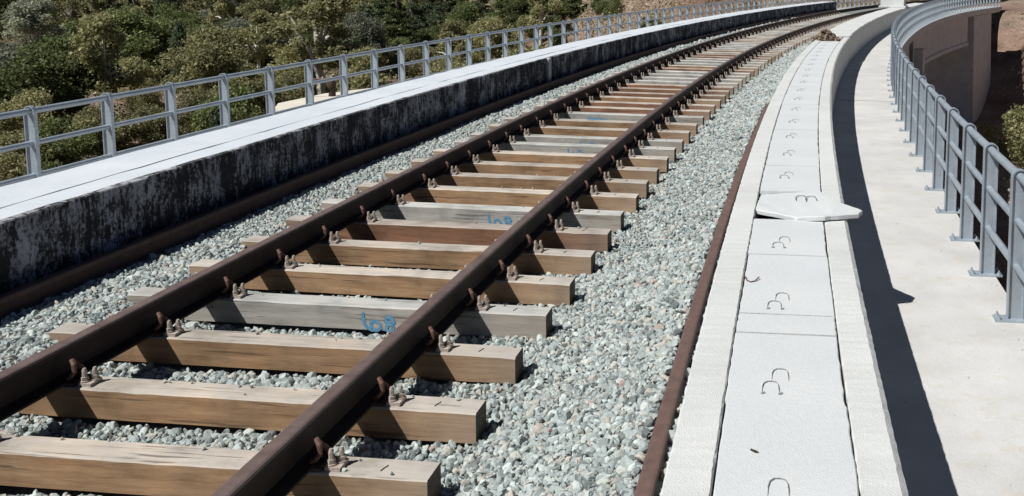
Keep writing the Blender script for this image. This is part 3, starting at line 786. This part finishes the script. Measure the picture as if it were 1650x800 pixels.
# ------------------------------------------------------------------ vegetation
def leafcloud(blobs, n, size, r_, flat=1.0, horiz=.0):
    """blobs: (cx,cy,cz,rx,ry,rz); returns quads"""
    B = np.array(blobs); vol = (B[:, 3]*B[:, 4]*B[:, 5])**(2/3.); idx = r_.choice(len(B), n, p=vol/vol.sum())
    dirs = r_.normal(size=(n, 3)); dirs /= np.linalg.norm(dirs, axis=1)[:, None]
    rad = r_.uniform(.0, 1, n)**.42
    C = B[idx, :3]+dirs*B[idx, 3:6]*rad[:, None]*(1+.12*r_.normal(size=(n, 1)))
    a = r_.normal(size=(n, 3)); a[:, 2] *= (1-horiz); a /= np.linalg.norm(a, axis=1)[:, None]
    nn = dirs*.55+r_.normal(size=(n, 3))*.6; b = np.cross(a, nn); b /= np.linalg.norm(b, axis=1)[:, None]+1e-9
    s = (size*r_.uniform(.55, 1.35, n))[:, None]
    Q = np.stack([C-a*s-b*s*.35*flat, C+a*s*.2-b*s*.62*flat, C+a*s+b*s*.1, C-a*s*.15+b*s*.6*flat], 1)
    return Q.reshape(-1, 3), np.arange(n*4).reshape(-1, 4)
def blobs_round(r_, h, w, n, low=.12):
    out = []
    for k in range(n):
        a = r_.uniform(0, 6.28); q = r_.uniform(0, 1)**.6; z = r_.uniform(low, .92)
        prof = math.sin(math.pi*min(1, max(.05, (z*.8+.2))))**.6
        rr = w*.5*q*prof; s = w*r_.uniform(.13, .24); out.append((rr*math.cos(a), rr*math.sin(a), z*h, s, s, s*r_.uniform(.6, .95)))
    return out
def tree_proto(kind, seed):
    r_ = np.random.default_rng(seed)
    t = MB(); h = 1.0
    if kind == 'shrub':
        bl = blobs_round(r_, 1.0, 1.35, 22, .1); n, size, lm, bk, th = 9000, .027, None, M_bark, .25
    elif kind == 'olive':
        bl = blobs_round(r_, 1.0, .95, 26, .26); n, size, bk, th = 11000, .020, M_bark, .5
    elif kind == 'euca':
        bl = blobs_round(r_, 1.0, .62, 26, .3); bl = [(x, y, z, a*.8, b*.8, c*.9) for x, y, z, a, b, c in bl]; n, size, bk, th = 7000, .016, M_palebark, .8
    elif kind == 'pine':
        bl = []
        for k in range(26):
            z = .12+.84*k/26; rr = .27*(1-z)**.8+.02
            for q in range(3):
                a = r_.uniform(0, 6.28); bl.append((rr*.7*math.cos(a), rr*.7*math.sin(a), z+r_.uniform(-.03, .03), rr*.55, rr*.55, .035))
        n, size, bk, th = 9000, .016, M_bark, .9
    elif kind == 'cypress':
        bl = [(r_.uniform(-.03, .03), r_.uniform(-.03, .03), .08+.86*k/16, .10*math.sin(math.pi*(.12+.8*k/16))+.02, .10*math.sin(math.pi*(.12+.8*k/16))+.02, .07) for k in range(17)]
        n, size, bk, th = 6000, .014, M_bark, .9
    V, F = leafcloud(bl, n, size, r_)
    # trunk and limbs (the trunk forks into a few limbs that reach into the blobs)
    lean = r_.normal(0, .04, 2); top = Vector((lean[0], lean[1], th))
    pts = [Vector((0, 0, -.08)), Vector((lean[0]*.2, lean[1]*.3, th*.35)), top*.7+Vector((0, 0, 0)), top]
    rb = .022 if kind != 'shrub' else .018
    t.tube(pts, [rb*1.5, rb, rb*.75, rb*.4], 7)
    order = r_.permutation(len(bl))[:9 if kind not in ('pine', 'cypress') else 4]
    for k in order:
        b = bl[k]; f0 = r_.uniform(.3, .75); st = top*f0
        en = Vector(b[:3]); mid = st.lerp(en, .5)+Vector((0, 0, .03)); t.tube([st, mid, en], [rb*.6, rb*.4, rb*.15], 5)
    return (V, F, t, bk)
PROTO = {}
KINDS = {'shrub': ('bushy_shrub', 'shrub'), 'olive': ('broadleaf_tree', 'tree'), 'euca': ('eucalyptus_tree', 'tree'), 'pine': ('pine_tree', 'tree'), 'cypress': ('cypress_tree', 'tree')}
def get_proto(kind, lk, v):
    key = (kind, lk, v)
    if key not in PROTO:
        V, F, t, bk = tree_proto(kind, 100+v*7+len(kind)*31)
        c = fast_mesh('crown', V, F, LEAF[lk]); k = t.build('trunk', bk)
        PROTO[key] = (c, k, [False])
    return PROTO[key]
TREES = []
def plant(x, y, h, kind, lk, v, wide=1.0):
    c, k, used = get_proto(kind, lk, v); z = terr1(x, y)
    e = empty(KINDS[kind][0], (x, y, z-.02*h), rnd.uniform(0, 6.28))
    if used[0]:
        c = c.copy(); k = k.copy(); COL.objects.link(c); COL.objects.link(k)
    used[0] = True
    e.scale = (h*wide, h*wide, h)
    c.parent = e; k.parent = e
    e['category'] = KINDS[kind][1]
    TREES.append((e, x, y, z, h, kind, lk)); return e
def ground_at(px, py):
    """where the line of sight through a spot in the picture meets the ground (used only to choose where to plant)"""
    d = np.array(fw)+np.array(rt2)*(px-PX)/FPX-np.array(up2)*(py-PY)/FPX; t = np.geomspace(12, 700, 500)
    X = CX+d[0]*t; Y = CY+d[1]*t; Z = CZ+d[2]*t; below = Z < terrain(X, Y)
    i = int(np.argmax(below)) if below.any() else len(t)-1
    return float(X[i]), float(Y[i]), float(t[i])
# hero trees seen in the photograph: (px of base, py of base, height in px, kind, leaf, variant, width)
hero = [
 (590, 95, 95, 'pine', 'pine', 0, 1.3), (640, 85, 100, 'pine', 'dark', 1, 1.3), (668, 75, 85, 'pine', 'pine', 2, 1.2), (720, 66, 90, 'pine', 'pine', 0, 1.3), (812, 55, 75, 'pine', 'dark', 1, 1.4), (840, 45, 60, 'olive', 'dark', 2, 1.2),
 (755, 70, 60, 'olive', 'dark', 1, 1.2), (885, 45, 60, 'pine', 'pine', 1, 1.3), (925, 36, 50, 'pine', 'dark', 0, 1.3), (705, 90, 45, 'shrub', 'dark', 2, 1.2), (790, 75, 40, 'shrub', 'olive', 1, 1.2), (862, 58, 35, 'shrub', 'dark', 0, 1.3), (985, 30, 28, 'shrub', 'dark', 1, 1.2),
 (178, 195, 185, 'euca', 'yellow', 0, 1.0), (520, 165, 190, 'euca', 'olive', 1, 1.35), (60, 130, 130, 'euca', 'grey', 2, 1.2),
 (292, 150, 120, 'cypress', 'pine', 0, 1.0), (620, 62, 95, 'pine', 'pine', 0, 1.25), (695, 55, 80, 'pine', 'pine', 1, 1.2), (775, 48, 75, 'pine', 'pine', 2, 1.4),
 (745, 45, 60, 'pine', 'dark', 0, 1.3), (870, 38, 60, 'pine', 'dark', 1, 1.5), (905, 30, 45, 'olive', 'dark', 0, 1.1), (965, 24, 40, 'pine', 'dark', 2, 1.3),
 (30, 190, 120, 'olive', 'grey', 0, 1.2), (110, 150, 90, 'shrub', 'dark', 0, 1.0), (120, 110, 70, 'shrub', 'dark', 1, 1.0), (230, 130, 110, 'olive', 'dark', 1, 1.3), (335, 130, 85, 'olive', 'dark', 2, 1.2),
 (400, 120, 80, 'olive', 'grey', 1, 1.2), (440, 110, 75, 'olive', 'grey', 2, 1.2), (470, 150, 70, 'shrub', 'olive', 0, 1.1), (580, 110, 90, 'olive', 'grey', 0, 1.1),
 (560, 60, 70, 'olive', 'olive', 1, 1.2), (380, 190, 60, 'shrub', 'olive', 1, 1.3), (430, 185, 55, 'shrub', 'yellow', 0, 1.2), (470, 170, 50, 'shrub', 'yellow', 1, 1.2),
 (660, 125, 45, 'shrub', 'yellow', 0, .8), (725, 105, 30, 'shrub', 'olive', 2, 1.0), (330, 215, 60, 'shrub', 'yellow', 1, 1.2), (240, 235, 60, 'shrub', 'olive', 0, 1.2),
 (160, 250, 70, 'shrub', 'olive', 2, 1.2), (90, 275, 75, 'shrub', 'dark', 2, 1.2), (20, 290, 70, 'shrub', 'olive', 1, 1.3), (640, 105, 40, 'shrub', 'dark', 1, 1.1), (800, 80, 30, 'shrub', 'olive', 0, 1.0),
 (1648, 268, 85, 'shrub', 'yellow', 1, 1.1), (1475, 12, 14, 'shrub', 'dry', 0, 1.4),
]
for (px, py, hp_, kd, lk, v, wd) in hero:
    x, y, t = ground_at(px, py)
    if px > 1600: x, y, t = ground_at(px, py)
    plant(x, y, hp_*t/FPX, kd, lk, v, wd)
# the rest of the wood, scattered over the valley side and the slope beyond
DEADT = ground_at(520, 165)[2]
cand = 0; placed = [(t[1], t[2]) for t in TREES]
rr = random.Random(21)
while cand < 9000 and len(TREES) < 205:
    cand += 1
    az = rr.uniform(-.74, -.10); dist = 30+150*rr.random()**.75
    x = CX+math.sin(az)*dist; y = math.cos(az)*dist
    S, D = sd_of([x], [y]); S, D = float(S[0]), float(D[0])
    if D > -9: continue
    px, py, dep = project(np.array([[x, y, terr1(x, y)]])); px, py = float(px[0]), float(py[0])
    if py < -25: continue
    if px > 900 and (rr.random() < .6 or py < 20): continue
    if any((x-a)**2+(y-b)**2 < (1.9+dist*.014)**2 for a, b in placed): continue
    if 430 < px < 575 and dist < DEADT+4: continue
    if vnoise(np.array([x]), np.array([y]), 14, 8)[0] > .27: continue
    placed.append((x, y))
    kd = rr.choices(['shrub', 'olive', 'euca', 'pine'], [.22, .30, .24, .24])[0]
    lk = {'shrub': ['dark', 'olive', 'yellow', 'olive', 'dark'], 'olive': ['dark', 'olive', 'grey', 'olive', 'dark'], 'euca': ['olive', 'yellow', 'olive'], 'pine': ['pine', 'dark', 'dark', 'olive']}[kd]
    lk = rr.choice(lk); hh = {'shrub': rr.uniform(1.8, 3.4), 'olive': rr.uniform(3.2, 5.6), 'euca': rr.uniform(5, 8.0), 'pine': rr.uniform(4, 7.5)}[kd]
    if dist < 50: hh *= .75
    plant(x, y, hh, kd, lk, rr.randrange(3), rr.uniform(.95, 1.35))
# dead pale trunk leaning in front of the big eucalyptus
x, y, t = ground_at(520, 165); z = terr1(x, y); k = t/FPX
mb = MB(); o_ = Vector((0, 0, 0)); rv = Vector((rt2.x, rt2.y, 0)).normalized()
def at(u, w): return rv*(u*k)+Vector((0, 0, w*k))
mb.tube([at(-2, -8), at(-3, 40), at(-12, 75), at(-22, 100), at(-34, 124), at(-45, 142)], [2.6*k, 2.9*k, 2.8*k, 2.4*k, 1.9*k, 1.0*k], 7)
mb.tube([at(-3, 42), at(14, 62), at(24, 74), at(30, 92)], [1.5*k, 1.2*k, .9*k, .4*k], 6); mb.tube([at(-22, 100), at(-14, 118), at(-10, 132)], [1*k, .7*k, .3*k], 5)
off_ = Vector((CX-x, CY-y, 0)).normalized()*(.30*190*k)
o = mb.build('dead_tree', M_palebark); o.location = (x+off_.x, y+off_.y, terr1(x+off_.x, y+off_.y)); tag(o, 'bare pale dead tree leaning left in front of a loose olive-green eucalyptus', 'dead tree')

# labels for the vegetation: how it looks plus where it shows against the railing posts
lp = project(P(np.arange(7.993, 73.5, .9549), -3.88, .6))[0]
lk_name = {'dark': 'dark green', 'olive': 'olive green', 'grey': 'grey-green', 'yellow': 'yellow-green', 'pine': 'blackish green', 'dry': 'dry brown'}
kd_name = {'shrub': 'bushy shrub', 'olive': 'round leafy tree', 'euca': 'loose slender eucalyptus', 'pine': 'conical pine', 'cypress': 'narrow cypress'}
seen = {}
items = []
for (e, x, y, z, h, kd, lk) in TREES:
    px, py, dep = project(np.array([[x, y, z+h*.6]])); px, py = float(px[0]), float(py[0])
    if px > 1600: e['label'] = 'yellow-green bushy shrub in the shade below the right railing, at the right edge'; continue
    if px > 1440: e['label'] = 'dry brown scrubby bush at the top edge, behind the concrete cabinet'; continue
    n = int(np.argmin(abs(lp-px)))+1
    band = 'at top edge' if py < 12 else 'high up' if py < 60 else 'halfway up' if py < 120 else 'low down' if py < 190 else 'close behind'
    where = 'left of first railing post' if px < 20 else 'above %s left post' % ordn(n)
    items.append([e, '%s %s %s, %s' % (lk_name[lk], kd_name[kd], band, where), px, py, float(dep[0])])
groups = {}
for it in items: groups.setdefault(it[1], []).append(it)
for lab, L_ in groups.items():
    if len(L_) == 1: L_[0][0]['label'] = lab
    else:
        L_.sort(key=lambda q: q[4])
        for j, q in enumerate(L_):
            q[0]['label'] = lab+(', nearest such' if j == 0 else ', farthest such' if j == len(L_)-1 else ', %s nearest such' % ordn(j+1))
for (e, x, y, z, h, kd, lk) in TREES:
    e['group'] = 'shrubs on the hillside' if kd == 'shrub' else 'trees on the hillside'
print('trees', len(TREES))
# low scrub, dry grass tufts and stones: uncountable cover
r_ = np.random.default_rng(5); n = 34000
az = r_.uniform(-.78, .32, n); dist = 14+200*r_.uniform(0, 1, n)**.7; X = CX+np.sin(az)*dist; Y = np.cos(az)*dist; S, D = sd_of(X, Y)
keep = ((np.abs(D) > 6) | (S > 78)) & (np.abs(D) > 4.6) & ((vnoise(X, Y, 9, 12) > -.22) | (r_.uniform(size=n) < .25)) & ~((D > 0) & (r_.uniform(size=n) < .75))
X, Y, dist = X[keep], Y[keep], dist[keep]; Z = terrain(X, Y); n = len(X)
def tufts(sel, mname, size, per, hgt):
    x, y, z, dd = X[sel], Y[sel], Z[sel], dist[sel]; m = len(x); sc = np.clip(dd/70, .5, 1.6)[:, None]*r_.uniform(.6, 1.5, (m, 1))
    C = np.stack([x, y, z], 1)[:, None, :]+r_.normal(size=(m, per, 3))*np.array([.38, .38, .16])*hgt*sc[:, :, None]+np.array([0, 0, .18*hgt])
    C = C.reshape(-1, 3); q = len(C); a = r_.normal(size=(q, 3)); a /= np.linalg.norm(a, axis=1)[:, None]; b = np.cross(a, r_.normal(size=(q, 3))); b /= np.linalg.norm(b, axis=1)[:, None]
    s = (np.repeat(sc[:, 0], per)*size*r_.uniform(.5, 1.3, q))[:, None]
    Q = np.stack([C-a*s, C-b*s*.5, C+a*s, C+b*s*.5], 1).reshape(-1, 3)
    return fast_mesh('hillside_scrub', Q, np.arange(q*4).reshape(-1, 4), LEAF[mname])
pick = r_.uniform(size=n)
for lo, hi, mn, sz, per, hg, lb in ((0, .34, 'dark', .075, 50, 1.5, 'low dark green scrub covering the hillside'), (.34, .62, 'olive', .07, 46, 1.4, 'low olive green scrub covering the hillside'), (.62, .76, 'yellow', .06, 32, 1.0, 'yellow-green weeds on the slope behind the railing'), (.76, 1, 'dry', .06, 26, .8, 'dry brown brush on the bare hillside soil')):
    struct(tufts((pick >= lo) & (pick < hi), mn, sz, per, hg), lb, 'stuff', 'scrub')
# loose rocks on the slopes
def rockf(r_):
    while True:
        a = r_.uniform(-.7, .33); d = 25+140*r_.uniform(); x, y = CX+math.sin(a)*d, math.cos(a)*d; s, dd = sd_of([x], [y])
        if abs(dd[0]) > 5.5: return np.array([x, y, terr1(x, y)+.02]), r_.uniform(.4, 2.2)*(1+d/120)
V, F = chunks(900, rockf, .16, 31)
o = fast_mesh('hillside_stones', V, F, simple('limestone', (.30, .24, .19), (.52, .45, .38), 3)); struct(o, 'pale loose stones scattered over the reddish slopes', 'stuff', 'stones')
struct(fast_mesh('loose_grit', *chunks0(260, walkf, .009, 78), M_stone), 'small bits of grit scattered on the right walkway', 'stuff', 'grit')
print('objects', len(bpy.data.objects))
